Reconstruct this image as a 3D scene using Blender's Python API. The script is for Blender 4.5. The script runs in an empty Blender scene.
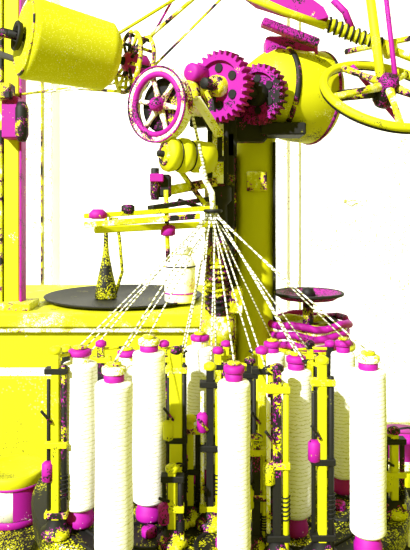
import bpy, math, random
from mathutils import Vector, Matrix
random.seed(4)
S=bpy.context.scene
CZ=1.31; F=620.0
def P(px,py,d): return Vector(((px-205)/F*d, d, CZ-(py-205)/F*d))
TZ=0.75
# ---------------- materials ----------------
Y=(.62,.62,.0); M=(.36,.0,.29); K=(.003,.003,.002); W=(.96,.96,.96); YL=(.82,.82,.14); PK=(.75,.45,.62); DY=(.20,.20,.0)
LP=(.66,.54,.60)
def mat(name,stops,big=8,fine=.0022,m=.4,rough=.65,stretch=(1,1,1),metal=0.0,emit=0):
    mt=bpy.data.materials.new(name); mt.use_nodes=True
    nt=mt.node_tree; N=nt.nodes; L=nt.links
    b=N['Principled BSDF']; b.inputs['Roughness'].default_value=rough; b.inputs['Metallic'].default_value=metal
    b.inputs['Specular IOR Level'].default_value=.4
    tc=N.new('ShaderNodeTexCoord')
    mp=N.new('ShaderNodeMapping'); mp.inputs['Scale'].default_value=stretch
    L.new(tc.outputs['Object'],mp.inputs['Vector'])
    n=N.new('ShaderNodeTexNoise'); n.inputs['Scale'].default_value=big; n.inputs['Detail'].default_value=5; n.inputs['Roughness'].default_value=.6
    L.new(mp.outputs[0],n.inputs['Vector'])
    mr=N.new('ShaderNodeMapRange'); mr.inputs[1].default_value=.3; mr.inputs[2].default_value=.7
    L.new(n.outputs['Fac'],mr.inputs[0])
    sn=N.new('ShaderNodeVectorMath'); sn.operation='SNAP'; sn.inputs[1].default_value=(fine,)*3
    ad=N.new('ShaderNodeVectorMath'); ad.operation='ADD'; ad.inputs[1].default_value=(.00037,.00041,.00053)
    L.new(tc.outputs['Object'],ad.inputs[0]); L.new(ad.outputs[0],sn.inputs[0])
    wn=N.new('ShaderNodeTexWhiteNoise'); L.new(sn.outputs[0],wn.inputs['Vector'])
    mx=N.new('ShaderNodeMix'); mx.data_type='FLOAT'; mx.inputs[0].default_value=m
    L.new(mr.outputs[0],mx.inputs[2]); L.new(wn.outputs['Value'],mx.inputs[3])
    cr=N.new('ShaderNodeValToRGB'); cr.color_ramp.interpolation='CONSTANT'
    L.new(mx.outputs[0],cr.inputs[0])
    e=cr.color_ramp.elements
    while len(e)>1: e.remove(e[-1])
    e[0].position=0; e[0].color=(*stops[0][1],1)
    for p,c in stops[1:]:
        q=e.new(p); q.color=(*c,1)
    L.new(cr.outputs[0],b.inputs['Base Color'])
    if emit:
        L.new(cr.outputs[0],b.inputs['Emission Color']); b.inputs['Emission Strength'].default_value=emit
    return mt
m_yel=mat('painted_yellow_iron',[(0,K),(.17,DY),(.21,Y),(.74,YL),(.84,W)],10,m=.35,fine=.0018)  # white patches are highlights put into the colour
m_yelp=mat('plain_yellow_paint',[(0,K),(.09,Y),(.88,W)],5,m=.5)
m_bench=mat('bench_yellow_paint',[(0,K),(.07,DY),(.11,Y),(.78,YL),(.88,W)],3,m=.6,fine=.0036)
m_dark=mat('mottled_black_iron',[(0,K),(.56,M),(.59,K),(.65,Y),(.84,YL),(.92,W)],13,m=.18)  # mostly black, with random magenta, yellow and white patches
m_blk=mat('black_iron',[(0,K),(.86,DY),(.95,M)],14,m=.4)
m_mix=mat('mottled_metal',[(0,K),(.38,M),(.42,Y),(.66,YL),(.76,W)],18,m=.15)  # random patches of black, magenta, yellow and white
m_mag=mat('magenta_metal',[(0,K),(.26,M),(.86,Y),(.92,PK)],14,m=.35)
m_magd=mat('dark_magenta_metal',[(0,K),(.50,M),(.86,Y)],14,m=.4)  # extra black patches paint the gears' shading into the colour
m_magp=mat('magenta_plastic',[(0,M),(.88,PK)],12,m=.5)
m_bright=mat('bright_steel',[(0,K),(.20,M),(.24,Y),(.40,YL),(.48,W)],20,m=.3)
m_rim=mat('pulley_rim_steel',[(0,K),(.28,M),(.38,YL),(.46,W),(.72,Y)],16,m=.25)
m_wall=mat('white_plaster',[(0,LP),(.13,YL),(.165,W),(.83,LP),(.88,W)],1.4,fine=.0065,m=.66)
m_floor=mat('floor_boards',[(0,K),(.5,DY),(.56,Y),(.8,W)],3,fine=.005,stretch=(1,6,1))
m_pane=mat('frosted_glass',[(0,LP),(.05,W)],2,fine=.0065,m=.75,emit=.5)
m_frame=mat('window_paint_glow',[(0,PK),(.22,YL),(.32,W)],3,fine=.005,m=.6,stretch=(1,1,.3),emit=.15)  # emission added so the paint glows whiter
m_plate=mat('track_plate_iron',[(0,K),(.64,DY),(.69,Y),(.84,W)],9,m=.45)
m_cordb=mat('braid_cord',[(0,K),(.2,Y),(.35,W)],60,m=.6)
m_label=mat('tin_label',[(0,M),(.12,PK),(.25,W)],12,m=.6)
m_jar=mat('jar_glass',[(0,M),(.14,PK),(.3,YL),(.36,W)],25,m=.3)
m_can=mat('oil_can_tin',[(0,K),(.52,DY),(.60,Y),(.85,W)],14,m=.5,fine=.003)
m_pack=mat('yellow_yarn',[(0,DY),(.06,Y),(.84,YL),(.93,W)],4,m=.8,fine=.0016,rough=.9)
def yarn(name,base,line,sc,th,dist=3):
    mt=bpy.data.materials.new(name); mt.use_nodes=True; nt=mt.node_tree; N=nt.nodes; L=nt.links
    b=N['Principled BSDF']; b.inputs['Roughness'].default_value=.9; b.inputs['Specular IOR Level'].default_value=.1
    tc=N.new('ShaderNodeTexCoord'); w=N.new('ShaderNodeTexWave'); w.bands_direction='Z'
    w.inputs['Scale'].default_value=sc; w.inputs['Distortion'].default_value=dist; w.inputs['Detail'].default_value=3; w.inputs['Detail Scale'].default_value=3
    L.new(tc.outputs['Object'],w.inputs['Vector'])
    cr=N.new('ShaderNodeValToRGB'); cr.color_ramp.interpolation='LINEAR'
    e=cr.color_ramp.elements; e[0].position=0; e[0].color=(*line,1); e[1].position=th; e[1].color=(*base,1)
    L.new(w.outputs['Fac'],cr.inputs[0]); L.new(cr.outputs[0],b.inputs['Base Color'])
    bp=N.new('ShaderNodeBump'); bp.inputs['Strength'].default_value=.12; bp.inputs['Distance'].default_value=.0004
    L.new(w.outputs['Fac'],bp.inputs['Height']); L.new(bp.outputs[0],b.inputs['Normal'])
    return mt
m_yarn=yarn('white_yarn',(.97,.97,.97),(.62,.62,.35),48,.14,4)
m_thread=yarn('thread_white',(.95,.95,.9),(.16,.16,.0),40,.5)

# ---------------- mesh builder ----------------
class Bd:
    def __init__(s,name): s.n=name; s.v=[]; s.f=[]; s.mi=[]; s.sm=[]; s.mats=[]
    def mid(s,m):
        if m not in s.mats: s.mats.append(m)
        return s.mats.index(m)
    def add(s,vs,fs,m,sm=True):
        o=len(s.v); s.v+= [Vector(v) for v in vs]; i=s.mid(m)
        for f in fs: s.f.append([a+o for a in f]); s.mi.append(i); s.sm.append(sm)
    def frame(s,axis,up=None):
        z=Vector(axis).normalized(); u=Vector(up) if up else (Vector((0,0,1)) if abs(z.z)<.9 else Vector((1,0,0)))
        x=(u-z*u.dot(z)).normalized(); y=z.cross(x); return x,y,z
    def lathe(s,prof,o,axis,m,seg=32,closed=False,sm=True):
        x,y,z=s.frame(axis); o=Vector(o); vs=[]; n=len(prof)
        for r,h in prof:
            r=max(r,.00005)
            for k in range(seg):
                a=2*math.pi*k/seg; vs.append(o+z*h+x*(r*math.cos(a))+y*(r*math.sin(a)))
        fs=[]
        for j in range(n if closed else n-1):
            j2=(j+1)%n
            for k in range(seg):
                k2=(k+1)%seg; fs.append([j*seg+k,j*seg+k2,j2*seg+k2,j2*seg+k])
        if not closed:
            fs.append(list(range(seg))[::-1]); fs.append([(n-1)*seg+k for k in range(seg)])
        s.add(vs,fs,m,sm)
    def cyl(s,a,b,r,m,r2=None,seg=20,bev=None):
        a=Vector(a); b=Vector(b); h=(b-a).length; r2=r if r2 is None else r2
        e=bev if bev is not None else min(r,r2,h)*.15
        s.lathe([(r-e,0),(r,e),(r2,h-e),(r2-e,h)],a,b-a,m,seg)
    def ring(s,o,axis,R,rr,m,seg=40,ts=10,sz=1.0):
        s.lathe([(R+rr*math.cos(2*math.pi*k/ts),sz*rr*math.sin(2*math.pi*k/ts)) for k in range(ts)],o,axis,m,seg,closed=True)
    def box(s,c,sz,m,rot=None,bev=.1):
        c=Vector(c); hx,hy,hz=[a/2 for a in sz]; e=min(hx,hy,hz)*bev*2
        R=rot or Matrix.Identity(3)
        vs=[];
        def layer(ix,z):
            X=hx-ix;Yy=hy-ix
            pts=[(X-e,-Yy),(X,-Yy+e),(X,Yy-e),(X-e,Yy),(-X+e,Yy),(-X,Yy-e),(-X,-Yy+e),(-X+e,-Yy)]
            for p in pts: vs.append(c+R@Vector((p[0],p[1],z)))
        layer(e,-hz);layer(0,-hz+e);layer(0,hz-e);layer(e,hz)
        fs=[[k for k in range(8)][::-1],[24+k for k in range(8)]]
        for j in range(3):
            for k in range(8):
                k2=(k+1)%8; fs.append([j*8+k,j*8+k2,(j+1)*8+k2,(j+1)*8+k])
        s.add(vs,fs,m,False)
    def bar(s,a,b,w,t,m,bev=.15):
        a=Vector(a);b=Vector(b); x,y,z=s.frame(b-a)
        R=Matrix((x,y,z)).transposed(); s.box((a+b)/2,(t,w,(b-a).length),m,R,bev)
    def tube(s,pts,r,m,seg=8,rads=None):
        pts=[Vector(p) for p in pts]; vs=[]; n=len(pts); px=None
        for i,p in enumerate(pts):
            t=(pts[min(i+1,n-1)]-pts[max(i-1,0)]).normalized()
            if px is None: x,_,_=s.frame(t)
            else: x=(px-t*px.dot(t)).normalized()
            px=x; y=t.cross(x); rr=rads[i] if rads else r
            for k in range(seg):
                a=2*math.pi*k/seg; vs.append(p+x*rr*math.cos(a)+y*rr*math.sin(a))
        fs=[[i*seg+k,i*seg+(k+1)%seg,(i+1)*seg+(k+1)%seg,(i+1)*seg+k] for i in range(n-1) for k in range(seg)]
        fs.append(list(range(seg))[::-1]); fs.append([(n-1)*seg+k for k in range(seg)])
        s.add(vs,fs,m)
    def helix(s,a,b,R,r,turns,m,ts=6,res=12):
        a=Vector(a);b=Vector(b);x,y,z=s.frame(b-a);L=(b-a).length;n=int(turns*res)
        s.tube([a+z*(L*i/n)+x*R*math.cos(2*math.pi*i/res)+y*R*math.sin(2*math.pi*i/res) for i in range(n+1)],r,m,ts)
    def extr(s,poly,o,axis,h,m,up=None,sm=False):
        x,y,z=s.frame(axis,up); o=Vector(o); n=len(poly)
        vs=[o+x*p[0]+y*p[1] for p in poly]+[o+x*p[0]+y*p[1]+z*h for p in poly]
        fs=[list(range(n))[::-1],list(range(n,2*n))]+[[k,(k+1)%n,n+(k+1)%n,n+k] for k in range(n)]
        s.add(vs,fs,m,sm)
    def gear(s,o,axis,R,th,teeth,m,mh,hub=.3):
        pl=[]; d=R*.13
        for k in range(teeth):
            for fr,rr in ((0,R-d),(.2,R-d),(.35,R),(.6,R),(.8,R-d)):
                a=2*math.pi*(k+fr)/teeth; pl.append((rr*math.cos(a),rr*math.sin(a)))
        o=Vector(o); z=Vector(axis).normalized()
        x,y,_=s.frame(axis); n=len(pl); ri=R*.72
        vs=[];
        for h in (0,th):
            for p in pl: vs.append(o+z*h+x*p[0]+y*p[1])
        for h in (0,th):
            for p in pl:
                a=math.atan2(p[1],p[0]); vs.append(o+z*h+x*ri*math.cos(a)+y*ri*math.sin(a))
        fs=[]
        for k in range(n):
            k2=(k+1)%n
            fs+= [[k,k2,n+k2,n+k],[2*n+k,3*n+k,3*n+k2,2*n+k2],[n+k,n+k2,3*n+k2,3*n+k],[k,2*n+k,2*n+k2,k2]]
        s.add(vs,fs,m,False)
        s.lathe([(.001,th*.3),(R*.74,th*.3),(R*.74,th*.7),(.001,th*.7)],o,z,m,40,sm=False)
        s.lathe([(R*hub*.8,-th*.5),(R*hub,-th*.3),(R*hub,th*1.3),(R*hub*.8,th*1.5)],o,z,mh,24)
        for k in range(6):
            a=k*math.pi/3; c=o+(x*math.cos(a)+y*math.sin(a))*R*.52
            s.lathe([(R*.13,th*.2),(R*.13,th*.8)],c,z,m_blk,12,sm=False)
    def done(s,parent=None,origin=None):
        mn=Vector([min(v[i] for v in s.v) for i in range(3)]); mx=Vector([max(v[i] for v in s.v) for i in range(3)])
        o=origin or Vector(((mn.x+mx.x)/2,(mn.y+mx.y)/2,mn.z))
        me=bpy.data.meshes.new(s.n); me.from_pydata([v-o for v in s.v],[],s.f)
        for m in s.mats: me.materials.append(m)
        me.polygons.foreach_set('material_index',s.mi); me.polygons.foreach_set('use_smooth',s.sm); me.update()
        ob=bpy.data.objects.new(s.n,me); S.collection.objects.link(ob); ob.location=o
        if parent: ob.parent=parent; ob.location=o-parent.location
        return ob
def empty(name,loc):
    e=bpy.data.objects.new(name,None); e.location=loc; S.collection.objects.link(e); e.empty_display_size=.05
    return e

# ---------------- room ----------------
WD=3.2
def simple_box(name,c,sz,m,bev=.0):
    b=Bd(name); b.box(c,sz,m,bev=bev); return b.done()
simple_box('floor',(0,1.4,-.05),(6,5,.1),m_floor)
wx0,wx1=P(52,0,WD).x,P(276,0,WD).x; wz0=P(0,318,WD).z; wz1=2.75
b=Bd('wall_back')
b.box(((-3+wx0)/2,WD+.1,1.5),(wx0+3,.2,3),m_wall,bev=0)
b.box(((3+wx1)/2,WD+.1,1.5),(3-wx1,.2,3),m_wall,bev=0)
b.box(((wx0+wx1)/2,WD+.1,wz0/2),(wx1-wx0,.2,wz0),m_wall,bev=0)
b.box(((wx0+wx1)/2,WD+.1,(wz1+3)/2),(wx1-wx0,.2,3-wz1),m_wall,bev=0)
b.done()
b=Bd('window_1')
b.box(((wx0+wx1)/2,WD+.03,(wz0+wz1)/2),(wx1-wx0,.02,wz1-wz0),m_pane,bev=0)
b.box((wx0-.02,WD-.012,(wz0+wz1)/2),(.05,.03,wz1-wz0+.1),m_frame)
b.box((wx0-.045,WD-.02,(wz0+wz1)/2),(.008,.04,wz1-wz0+.1),m_mix)
b.box((wx1+.03,WD-.012,(wz0+wz1)/2),(.05,.03,wz1-wz0+.1),m_frame)
b.box((wx1+.11,WD-.010,(wz0+wz1)/2),(.012,.02,wz1-wz0+.1),m_frame)
b.box(((wx0+wx1)/2,WD-.04,wz0-.02),(wx1-wx0+.2,.12,.04),m_frame)
b.box(((wx0+wx1)/2,WD-.02,wz1+.02),(wx1-wx0+.2,.05,.06),m_frame)
b.done()
b=Bd('baseboard_back'); b.box((0,WD-.015,.07),(6,.03,.14),m_frame); b.done()
b=Bd('wall_hook'); c=P(344,200,WD-.004)
b.lathe([(.008,0),(.010,.004),(.006,.008)],c,(0,-1,0),m_frame,16); b.tube([c,c+Vector((0,-.02,0)),c+Vector((.02,-.025,-.008)),c+Vector((.04,-.02,.0)),c+Vector((.06,-.01,-.004))],.0025,m_yelp); b.done()

# ---------------- bench ----------------
bx0,bx1=-1.6,P(262,0,1.9).x; BY=1.86; BZ=P(0,313,BY).z
b=Bd('workbench')
b.box(((bx0+bx1)/2,BY+.32,BZ-.02),(bx1-bx0,.68,.04),m_yel)
b.box(((bx0+bx1)/2,BY+.02,BZ-.1),(bx1-bx0-.02,.04,.13),m_yelp)
b.box(((bx0+bx1)/2,BY+.03,(BZ-.2)/2),(bx1-bx0-.04,.03,BZ-.2),m_bench)
b.bar((bx0,BY-.012,BZ-.05),(bx1,BY-.012,BZ-.05),.010,.010,m_bright)
for x in (bx0+.05,-.9,bx1-.05): b.box((x,BY+.3,(BZ-.04)/2),(.07,.55,BZ-.04),m_yel)
b.done()
c=P(124,305,2.14); c.z=BZ
b=Bd('oil_drip_tray'); b.lathe([(.20,0),(.262,.008),(.27,.016),(.262,.016),(.24,.009),(.0,.006)],c,(0,0,1),m_blk,56); b.done()
c=P(106,303,2.1); c.z=BZ+.008
b=Bd('oil_can')
b.lathe([(.034,0),(.038,.004),(.032,.05),(.023,.09),(.015,.13),(.010,.16),(.008,.2),(.006,.25),(.004,.29)],c,(0,0,1),m_can,28)
b.tube([c+Vector((.030,0,.01)),c+Vector((.055,0,.09)),c+Vector((.046,0,.2)),c+Vector((.036,0,.27)),c+Vector((.01,0,.27))],.006,m_can)
b.done()
c=P(180,300,2.0); c.z=BZ+.012
b=Bd('oil_jar')
b.lathe([(.045,0),(.05,.006),(.05,.12),(.044,.135),(.038,.14),(.038,.16),(.034,.162),(.034,.14),(.046,.12),(.046,.01),(0,.008)],c,(0,0,1),m_jar,28)
b.ring(c+Vector((0,0,.03)),(0,0,1),.05,.0025,m_mag); b.ring(c+Vector((0,0,.115)),(0,0,1),.05,.0025,m_dark)
b.lathe([(.040,.155),(.042,.158),(.042,.172),(.038,.176)],c,(0,0,1),m_bright,24); b.done()

# ---------------- creel post with spool ----------------
b=Bd('creel_stand')
pa=P(14,300,1.95); pa.z=BZ
top=2.15
b.box((pa.x,1.95,(BZ+top)/2),(.050,.05,top-BZ),m_yelp)
b.box((pa.x+.029,1.945,(BZ+top)/2),(.007,.05,top-BZ),m_mag)
b.box((pa.x-.034,1.95,(BZ+top)/2),(.010,.06,top-BZ),m_mix)
b.box((pa.x,1.95,BZ+.012),(.13,.12,.024),m_mix)
b.box(P(12,118,1.90),(.05,.05,.13),m_mag); b.box(P(5,92,1.88),(.05,.05,.05),m_dark)
b.lathe([(.012,-.02),(.02,0),(.02,.08),(.012,.1)],P(22,135,1.88),(0,0,1),m_dark)
sa=P(22,37,1.3); sb=P(128,62,1.42)
ax=(sb-sa).normalized()
b.cyl(sa-ax*.03,sb+ax*.06,.009,m_blk)
b.tube([P(17,60,1.93),P(-6,52,1.7),P(-14,44,1.4),sa-ax*.04,sa-ax*.01],.010,m_dark)
b.tube([P(17,95,1.95),P(70,88,1.7),P(128,92,1.5),sb+ax*.05],.004,m_mix)
for o in (0,.035): b.ring(sb+ax*o,ax,.070-.006*o/.035,.005,m_mix)
for k in range(10):
    x,y,z=b.frame(ax); a=k*math.pi/5; r=x*math.cos(a)+y*math.sin(a)
    b.cyl(sb+r*.01,sb+r*.064,.004,m_mix,seg=8); b.cyl(sb+r*.064,sb+ax*.035+r*.06,.004,m_dark,seg=8)
b.lathe([(.018,-.01),(.024,0),(.024,.04),(.015,.05)],sb,ax,m_mag)
b.done()
b=Bd('yarn_package')
s1=P(112,59,1.4); L=(s1-sa).length
pr=[(.018,.004),(.06,-.002),(.080,.006)]
n=24
for i in range(n): pr.append((.086-.011*i/n+.0005*(i%2),.012+(L-.02)*i/n))
pr+=[(.06,L),(.018,L)]
b.lathe(pr,sa,ax,m_pack,48)
b.lathe([(.028,-.004),(.032,-.012),(.030,-.016),(.022,-.012),(.016,-.002),(.012,-.008)],sa,ax,m_blk,24)
b.ring(sa+ax*.004,ax,.078,.003,m_mix,48)
b.done()

# ---------------- braiding machine ----------------
C=Vector((.03,1.27,TZ))
mach=empty('braiding_machine',(C.x,C.y,0))
b=Bd('base_frame')
b.lathe([(.32,0),(.34,.02),(.34,.06),(.29,.09),(.27,.12),(.27,.62),(.30,.66),(.34,.68),(.34,.70)],(C.x,C.y,0),(0,0,1),m_dark,64)
b.done(mach)
b=Bd('track_plate')
b.lathe([(.35,-.05),(.368,-.045),(.372,-.005),(.368,0),(0.001,0)],C,(0,0,1),m_plate,72,sm=False)
for R in (.16,.19,.31,.34): b.ring(C,(0,0,1),R,.003,m_blk,72,6)
for k in range(12):
    a=2*math.pi*k/12; b.ring(C+Vector((math.cos(a)*.25,math.sin(a)*.25,0)),(0,0,1),.045,.004,m_blk,28,6)
    b.cyl(C+Vector((math.cos(a)*.25,math.sin(a)*.25,-.002)),C+Vector((math.cos(a)*.25,math.sin(a)*.25,.012)),.013,m_mag)
b.box((P(255,0,1.62).x,1.66,TZ-.03),(.26,.2,.06),m_dark)
b.done(mach)
b=Bd('column')
cc=P(255,200,1.62); 
b.lathe([(.09,-.0),(.09,.02),(.065,.05),(.056,.08),(.052,.5),(.053,.72),(.06,.78)],(cc.x,cc.y,TZ),(0,0,1),m_yelp,36)
b.box((cc.x-.066,cc.y-.02,TZ+.36),(.03,.05,.66),m_dark)
b.box((cc.x+.046,cc.y-.03,TZ+.42),(.006,.04,.6),m_blk)
b.box((cc.x+.0,cc.y-.055,TZ+.62),(.05,.02,.05),m_mix)
h0=P(252,88,1.56); h1=P(324,100,1.64); hx=(h1-h0).normalized(); HL=(h1-h0).length
b.lathe([(.03,-.02),(.055,-.018),(.072,0),(.09,.02),(.105,.04),(.114,.08),(.120,.12),(.120,HL-.03),(.11,HL-.012),(.09,HL),(.06,HL+.01),(.03,HL+.012)],h0,hx,m_yel,48)
b.ring(h0+hx*.07,hx,.110,.008,m_dark); b.ring(h1-hx*.03,hx,.117,.006,m_magd)
b.box(h0.lerp(h1,.5)+Vector((0,-.02,.11)),(.13,.08,.05),m_mag)
b.box(h0.lerp(h1,.65)+Vector((0,-.06,.085)),(.05,.05,.02),m_bright)
b.box(h0.lerp(h1,.35)+Vector((0,-.06,-.105)),(.11,.09,.03),m_blk)
b.lathe([(.07,0),(.062,.03)],(cc.x,cc.y,TZ+.76),(0,0,1),m_dark,32)
b.done(mach)
b=Bd('take_up_spindle')
sp=P(218,200,1.46); zt=P(0,105,1.46).z
b.cyl((sp.x,sp.y,TZ),(sp.x,sp.y,zt),.014,m_bright)
prof=[(.05,0),(.05,.03),(.034,.05),(.03,.09),(.036,.1),(.036,.14),(.028,.16),(.028,.24),(.04,.25),(.04,.29),(.03,.3)]
b.lathe(prof,(sp.x,sp.y,TZ),(0,0,1),m_mix)
b.lathe([(.02,.3),(.024,.31),(.024,.42),(.034,.43),(.034,.46),(.024,.47),(.022,.56),(.032,.57),(.032,.6),(.02,.61)],(sp.x,sp.y,TZ),(0,0,1),m_dark)
b.box((sp.x+.028,sp.y+.02,TZ+.52),(.022,.03,.42),m_blk)
b.box((sp.x-.024,sp.y+.02,TZ+.44),(.014,.03,.5),m_yel)
b.box((sp.x+.0,sp.y+.01,(zt+TZ+.6)/2),(.05,.03,zt-TZ-.6),m_blk)
b.box(P(222,130,1.48),(.07,.03,.13),m_blk)
b.box(P(232,300,1.46),(.05,.03,.06),m_mix)
b.helix((sp.x,sp.y,TZ+.31),(sp.x,sp.y,TZ+.42),.028,.004,8,m_dark)
b.done(mach)
b=Bd('drive_gear_train')
ga=Vector((-.60,-.80,-.02)).normalized()
w0=P(160,105,1.33); g1=P(217,86,1.42); g2=P(256,94,1.46); g3=P(190,100,1.4)
b.gear(g1,-ga,.082,.03,30,m_mag,m_mix)
b.gear(g1-ga*.04,-ga,.06,.02,26,m_magd,m_blk)
b.gear(g2,-ga,.072,.028,28,m_magd,m_blk,.4)
b.gear(P(274,78,1.54),-ga,.07,.03,22,m_magd,m_blk)
b.cyl(w0-ga*.02,w0-ga*.20,.012,m_bright)
b.cyl(g1+ga*.05,g1-ga*.15,.013,m_dark)
b.cyl(g2+ga*.05,g2-ga*.1,.013,m_dark)
b.lathe([(.02,0),(.034,.004),(.036,.02),(.028,.024),(.028,.07),(.036,.074),(.036,.09),(.02,.095)],P(183,95,1.42),-ga,m_mix)
b.lathe([(.014,0),(.022,.004),(.022,.05),(.014,.055)],P(190,72,1.42),-ga,m_mag)
b.box(P(205,108,1.46),(.07,.03,.09),m_dark,Matrix.Rotation(-.5,3,'Z'))
b.bar(P(188,70,1.44),P(212,130,1.44),.02,.02,m_dark)
b.bar(P(196,98,1.36),P(220,136,1.40),.022,.012,m_bright)
b.bar(P(212,120,1.46),P(250,120,1.56),.05,.03,m_blk)
b.box(P(250,130,1.52),(.08,.06,.06),m_dark)
b.done(mach)
b=Bd('belt_pulley_wheel')
b.lathe([(.070,-.014),(.079,-.014),(.082,-.008),(.078,0),(.082,.008),(.079,.014),(.070,.014),(.068,.0)],w0,ga,m_rim,56,closed=True)
b.ring(w0+ga*.010,ga,.064,.0065,m_mag,48); b.ring(w0+ga*.0145,ga,.080,.0022,m_magd,48)
x,y,z=b.frame(ga)
for k in range(6):
    a=k*math.pi/3+.3; r=x*math.cos(a)+y*math.sin(a)
    b.tube([w0+r*.012,w0+r*.04,w0+r*.072],.006,m_rim,8,[.008,.005,.007])
b.lathe([(.010,-.02),(.015,-.016),(.015,.018),(.009,.026)],w0,ga,m_mag)
b.lathe([(.05,-.02),(.06,-.018),(.06,-.012),(.05,-.01)],w0,ga,m_dark)
b.done(mach)
b=Bd('tension_roller')
r0=P(166,154,1.32); r1=P(212,158,1.38); rx=(r1-r0).normalized(); RL=(r1-r0).length
b.lathe([(.012,-.006),(.036,0),(.038,.008),(.036,.018),(.033,.020),(.033,.030),(.038,.034),(.038,.048),(.032,.05),(.032,.066),(.036,.07),(.034,RL-.006),(.012,RL)],r0,rx,m_yelp,36)
for q in (.025,.058): b.ring(r0+rx*q,rx,.033,.0015,m_blk)
b.ring(r0-rx*.003,rx,.020,.005,m_mix); b.cyl(r0-rx*.02,r1+rx*.03,.007,m_blk)
b.bar(r1+rx*.02,P(220,130,1.42),.016,.012,m_dark)
b.done(mach)
b=Bd('guide_arm')
b.bar(P(84,216,1.26),P(216,208,1.34),.03,.010,m_yel)
b.bar(P(84,225,1.22),P(200,216,1.27),.012,.012,m_mix)
b.bar(P(95,230,1.24),P(212,224,1.42),.014,.014,m_yelp)
b.bar(P(150,208,1.3),P(215,198,1.44),.02,.01,m_dark)
b.lathe([(.012,0),(.018,.003),(.018,.012),(.01,.02)],P(98,219,1.25),(0,0,1),m_mag)
b.lathe([(.01,0),(.014,.003),(.014,.016),(.008,.02)],P(128,214,1.28),(0,0,1),m_dark)
b.ring(P(213,211,1.30),(0,0,1),.016,.004,m_blk)
b.box(P(161,186,1.36),(.045,.04,.05),m_dark); b.box(P(157,178,1.34),(.03,.03,.018),m_mag)
b.cyl(P(155,200,1.34),P(155,168,1.34),.009,m_dark); b.cyl(P(168,262,1.34),P(166,190,1.34),.005,m_mix)
b.lathe([(.01,0),(.016,.003),(.016,.02),(.01,.024)],P(168,236,1.34),(0,0,1),m_mag)
b.bar(P(160,192,1.36),P(214,182,1.44),.03,.02,m_mix)
b.bar(P(180,170,1.38),P(205,205,1.4),.012,.01,m_mix)
b.bar(P(178,200,1.40),P(214,212,1.4),.03,.01,m_dark)
b.done(mach)
b=Bd('screw_handle')
t0=P(236,-22,1.46); t1=P(322,22,1.5); t2=P(392,50,1.5)
tx=(t2-t1).normalized()
b.extr([(0,-.02),(.05,-.035),(.12,-.03),(.2,-.015),(.22,.0),(.2,.018),(.12,.04),(.05,.035),(0,.02)],P(242,-12,1.5),(0,-1,.1),.025,m_mag,up=(t2-t0))
b.bar(P(262,22,1.47),P(318,44,1.48),.03,.02,m_magd)
b.tube([P(244,-6,1.455),P(285,12,1.455),P(325,26,1.48)],.010,m_yel,10)
LL=(t2-t1).length
pr=[(.01,0)]
for i in range(9):
    h=LL*.1+LL*.8*i/9; pr+=[(.012,h),(.017,h+.004),(.017,h+.010),(.012,h+.014)]
pr+=[(.02,LL*.93),(.024,LL*.95),(.024,LL),(.014,LL+.008)]
b.lathe(pr,t1,tx,m_yel,24)
b.helix(t1+tx*.015,t2-tx*.02,.017,.003,10,m_blk)
b.cyl(t2,t2+tx*.08,.01,m_mix)
b.tube([P(333,0,1.5),P(345,12,1.5),P(352,30,1.5)],.009,m_mag)
b.done(mach)
b=Bd('hand_wheel')
hc=P(385,94,1.42); ha=Vector((.12,-.62,.76)).normalized()
HR=.142
b.ring(hc,ha,HR,.010,m_yel,64,12); b.ring(hc-ha*.008,ha,HR+.001,.007,m_blk,64,8)
x,y,z=b.frame(ha)
for k in range(5):
    a=k*2*math.pi/5+.5; r=x*math.cos(a)+y*math.sin(a)
    b.tube([hc+ha*.02+r*.02,hc+ha*.012+r*.07,hc+r*HR],.009,m_mix,8,[.011,.007,.009])
b.lathe([(.016,-.03),(.024,-.02),(.024,.03),(.018,.045)],hc,ha,m_magd)
b.cyl(hc-hx*.03,P(318,98,1.6),.014,m_dark)
b.cyl(P(383,95,1.42),P(368,-20,1.48),.011,m_yel); b.cyl(P(395,75,1.44),P(384,-20,1.5),.006,m_mag)
b.bar(P(412,38,1.5),P(345,52,1.5),.016,.012,m_mix)
b.cyl(P(352,66,1.5),P(398,120,1.44),.006,m_mag)
b.done(mach)
b=Bd('overhead_rods')
for a,c2,r,m in (((120,62,1.42),(206,-12,1.5),.005,m_mix),((108,40,1.42),(196,-14,1.5),.004,m_yel),((150,40,1.45),(178,-10,1.5),.003,m_mag),((142,78,1.4),(232,-12,1.5),.003,m_mix)):
    b.cyl(P(*a),P(*c2),r,m)
b.bar(P(120,-16,1.5),P(430,-22,1.5),.03,.02,m_dark)
b.tube([P(46,92,1.8),P(90,88,1.6),P(140,78,1.45),P(172,72,1.38),P(186,88,1.33),P(198,140,1.33),P(212,205,1.31)],.0032,m_thread)
b.done(mach)

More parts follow.
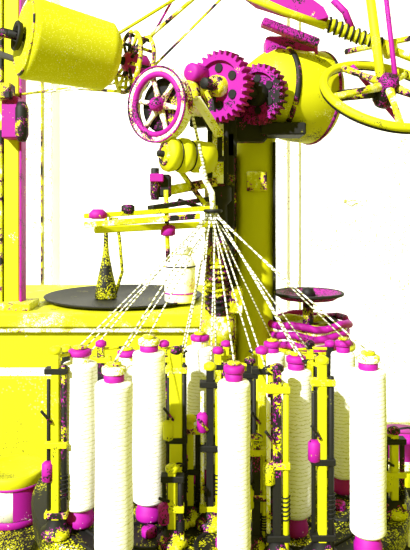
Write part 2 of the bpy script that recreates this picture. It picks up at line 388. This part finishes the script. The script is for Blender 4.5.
# ---------------- bobbins ----------------
bob=[(114,381,.94,19,0),(80,362,1.08,18,1),(149,351,1.10,17,0),(200,346,1.25,15,1),(234,380,.94,16.5,2),(296,369,1.05,15.5,2),(368,369,.99,18,0),(343,352,1.2,12.5,2),(127,362,1.2,15,1),(272,352,1.34,13,2)]
tops=[]
for px,yt,d,hw,kd in bob:
    tp=P(px,yt,d); r=hw/F*d; x,y=tp.x,tp.y; z0=TZ+.006
    b=Bd('thread_bobbin'); o=(x,y,z0); H=tp.z-z0; zb=.036
    b.lathe([(r*.74,0),(r*.78,.003),(r*.78,.014),(r*.70,.017),(r*.70,zb),(.0,zb)],o,(0,0,1),m_magp,28)
    pr=[(.012,zb-.006),(r*.8,zb-.006),(r*.96,zb-.002)]; n=46
    for i in range(n):
        t=i/(n-1); rr=r*(1+.02*math.sin(t*7+px)-.03*t)+(.0003 if i%2 else 0); pr.append((rr,zb+(H-zb-.006)*t))
    pr+=[(r*.9,H-.002),(r*.6,H),(.01,H)]
    b.lathe(pr,o,(0,0,1),m_yarn,36)
    c1,c2=[(m_magp,m_bright),(m_bright,m_magp),(m_magp,m_magp)][kd]
    b.lathe([(r*.50,H-.001),(r*.54,H+.002),(r*.54,H+.012),(r*.5,H+.012)],o,(0,0,1),c1,24)
    b.lathe([(r*.60,H+.012),(r*.64,H+.014),(r*.64,H+.021),(r*.5,H+.023),(0,H+.023)],o,(0,0,1),c2,24)
    b.lathe([(r*.3,H+.023),(r*.4,H+.025),(r*.38,H+.028),(0,H+.028)],o,(0,0,1),m_mix,20)
    b.done(); tops.append(Vector((x,y,z0+H+.034)))
# ---------------- carriers ----------------
G=P(213,212,1.30)
car=[(56,352,1.05),(101,345,1.22),(176,352,1.08),(210,368,1.08),(262,352,1.05),(277,370,.98),(322,362,.98),(330,345,1.25),(394,432,1.12),(186,348,1.36),(226,345,1.35),(250,362,1.22),(172,470,1.02),(164,345,1.24),(310,345,1.38),(66,350,1.2),(218,352,1.2),(256,440,1.0),(190,420,1.1)]
ctops=[]
for i,(px,yt,d) in enumerate(car):
    tp=P(px,yt,d); x,y=tp.x,tp.y; H=tp.z-TZ
    b=Bd('bobbin_carrier'); o=Vector((x,y,TZ))
    ma=[m_yel,m_dark,m_yelp,m_blk][i%4]; mb=[m_dark,m_yelp,m_blk,m_yel][i%4]
    wd=.022 if i==2 else .013
    b.lathe([(.024,0.001),(.026,.003),(.026,.012),(.018,.016),(.012,.03)],o,(0,0,1),m_dark,20)
    b.box(o+Vector((0,0,.01+H/2)),(wd,.016,H-.02),ma)
    b.cyl(o+Vector((.014,-.002,.014)),o+Vector((.014,-.002,H*.93)),.0048,mb,seg=10)
    b.cyl(o+Vector((-.013,.002,.014)),o+Vector((-.013,.002,H*.85)),.0035,m_bright if i%2 else m_blk,seg=10)
    for q in (.12,.5,.9): b.box(o+Vector((.001,0,H*q)),(.038,.02,.010),[m_mix,m_blk,m_blk,m_yel][int(q*7+i)%4])
    b.helix(o+Vector((.014,-.002,H*.2)),o+Vector((.014,-.002,H*.34)),.0062,.0012,6,m_blk,5,10)
    b.lathe([(.006,0),(.01,.003),(.01,.03),(.006,.034)],o+Vector((-.013,-.004,H*(.3+.1*(i%4)))),(0,0,1),[m_mag,m_blk,m_yel][i%3],14)
    b.lathe([(.007,0),(.011,.003),(.011,.01),(.005,.014)],o+Vector((0,0,H-.004)),(0,0,1),[m_yel,m_mag,m_dark][i%3],16)
    dr=(Vector((G.x,G.y,0))-Vector((x,y,0))).normalized()
    e=o+Vector((0,0,H-.008))+dr*.035
    b.cyl(o+Vector((0,0,H-.008)),e,.003,m_yel,seg=8); b.ring(e+dr*.006,(0,0,1),.006,.0016,m_blk,14,6)
    b.cyl(o+Vector((-.004,-.01,H*.62)),o+Vector((-.02,-.02,H*.70)),.0025,m_dark,seg=8)
    b.done(); ctops.append(e+dr*.006)
b=Bd('braiding_threads')
for i,t in enumerate(tops+ctops):
    g=G+Vector(((i*37%11-5)*.0018,(i*17%7-3)*.002,.0))
    if t.z<1.0: continue
    b.tube([t-Vector((0,0,.006)),t.lerp(g,.5)+Vector((0,0,-.004)),g],.0015,m_thread,6)
b.tube([G-Vector((0,0,.005)),G+Vector((-.002,0,.04)),P(205,180,1.33),P(200,165,1.34)],.006,m_cordb,10)
b.done()
# ---------------- right side things ----------------
b=Bd('yarn_tray_stand')
c=P(308,300,1.6)
b.lathe([(.03,0),(.07,.004),(.085,.014),(.088,.02),(.08,.02),(.06,.01),(0,.008)],c,(0,0,1),m_magd,36)
b.ring(c+Vector((0,0,.018)),(0,0,1),.088,.004,m_blk)
b.lathe([(.012,.008),(.02,.012),(.014,.03),(.0,.034)],c,(0,0,1),m_blk,20)
sz=P(0,348,1.6).z
b.cyl((c.x,c.y,sz),c+Vector((0,0,.004)),.014,m_dark)
b.lathe([(.1,0),(.12,.006),(.12,.014),(0,.014)],(c.x,c.y,sz),(0,0,1),m_yel,36)
b.cyl((c.x,c.y,0),(c.x,c.y,sz+.004),.022,m_dark)
b.lathe([(.12,0),(.12,.02),(.04,.04)],(c.x,c.y,0),(0,0,1),m_dark)
b.done()
b=Bd('yarn_hank')
for i in range(7):
    R=.10-.008*(i%3); zc=sz+.022+.008*i
    b.tube([Vector((c.x+R*math.cos(a*.2618)*(1+.05*math.sin(a*1.7+i)),c.y+R*math.sin(a*.2618),zc+.005*math.sin(a*1.3+i*2))) for a in range(25)],.009,[m_mag,m_bright,m_mix][i%3],10)
b.done()
b=Bd('tool_cabinet')
cx=P(430,0,1.75).x; cz=P(0,462,1.75).z
b.box((cx,1.85,cz/2),(.26,.3,cz),m_yelp,bev=.03); b.box((cx,1.85,cz+.01),(.28,.33,.02),m_bright)
b.box((cx,1.695,cz-.16),(.22,.02,.22),m_blk); b.cyl((cx-.08,1.68,cz-.1),(cx-.08,1.68,cz-.2),.006,m_bright)
b.done()
b=Bd('grease_tub')
c=P(402,455,1.75); c.z=cz+.02
b.lathe([(.05,0),(.055,.004),(.06,.05),(.064,.052),(.064,.065),(.0,.068)],c,(0,0,1),m_magp,32)
b.tube([c+Vector((-.062,0,.055)),c+Vector((-.05,-.03,.08)),c+Vector((.0,-.05,.095)),c+Vector((.05,-.03,.08)),c+Vector((.062,0,.055))],.003,m_blk)
b.done()
b=Bd('side_table')
tc=P(14,0,1.45); tz=P(0,516,1.45).z
b.box((tc.x-.14,1.5,tz-.015),(.44,.4,.03),m_plate)  # dark top colour stands in for the shadow under the tin
for dx in (-.33,.03):
    for dy in (-.16,.16): b.box((tc.x+dx,1.5+dy,(tz-.03)/2),(.04,.04,tz-.03),m_yel)
b.done()
b=Bd('round_tin')
c=Vector((tc.x,1.45,tz)); r=.070
b.lathe([(r-.004,0),(r,.003),(r,.020)],c,(0,0,1),m_magp,40)
b.lathe([(r,.018),(r,.090)],c,(0,0,1),m_label,40)
b.lathe([(r,.088),(r+.003,.090),(r+.003,.112),(r,.116),(r-.006,.116),(r-.008,.112),(0,.112)],c,(0,0,1),m_yel,40)
b.ring(c+Vector((0,0,.090)),(0,0,1),r+.002,.003,m_mag)
vs=[];fs=[]
for k in range(9):
    a=math.radians(-75+k*6.5)
    for h in (.02,.089): vs.append(c+Vector(((r+.0012)*math.cos(a),(r+.0012)*math.sin(a),h)))
for k in range(8): fs.append([2*k,2*k+2,2*k+3,2*k+1])
b.add(vs,fs,m_magp)
b.done()

# ---------------- light ----------------
sun=bpy.data.lights.new('sun','SUN'); sun.energy=8.2; sun.angle=math.radians(1.5); sun.color=(1,.98,1)
so=bpy.data.objects.new('sun',sun); S.collection.objects.link(so)
dirv=Vector((.50,.68,-.58)); so.rotation_euler=dirv.to_track_quat('-Z','Y').to_euler(); so.location=(-2,-2,4)
w=bpy.data.worlds.new('world'); S.world=w; w.use_nodes=True
w.node_tree.nodes['Background'].inputs[0].default_value=(1,1,.10,1); w.node_tree.nodes['Background'].inputs[1].default_value=.58
S.view_settings.view_transform='Standard'; S.view_settings.look='None'
cam=bpy.data.cameras.new('camera'); co=bpy.data.objects.new('camera',cam); S.collection.objects.link(co)
co.location=(0,0,CZ); co.rotation_euler=(math.pi/2,0,0)
cam.sensor_width=36; cam.sensor_fit='AUTO'; cam.lens=F/550*36; cam.shift_y=-70/550; cam.clip_start=.05
S.camera=co
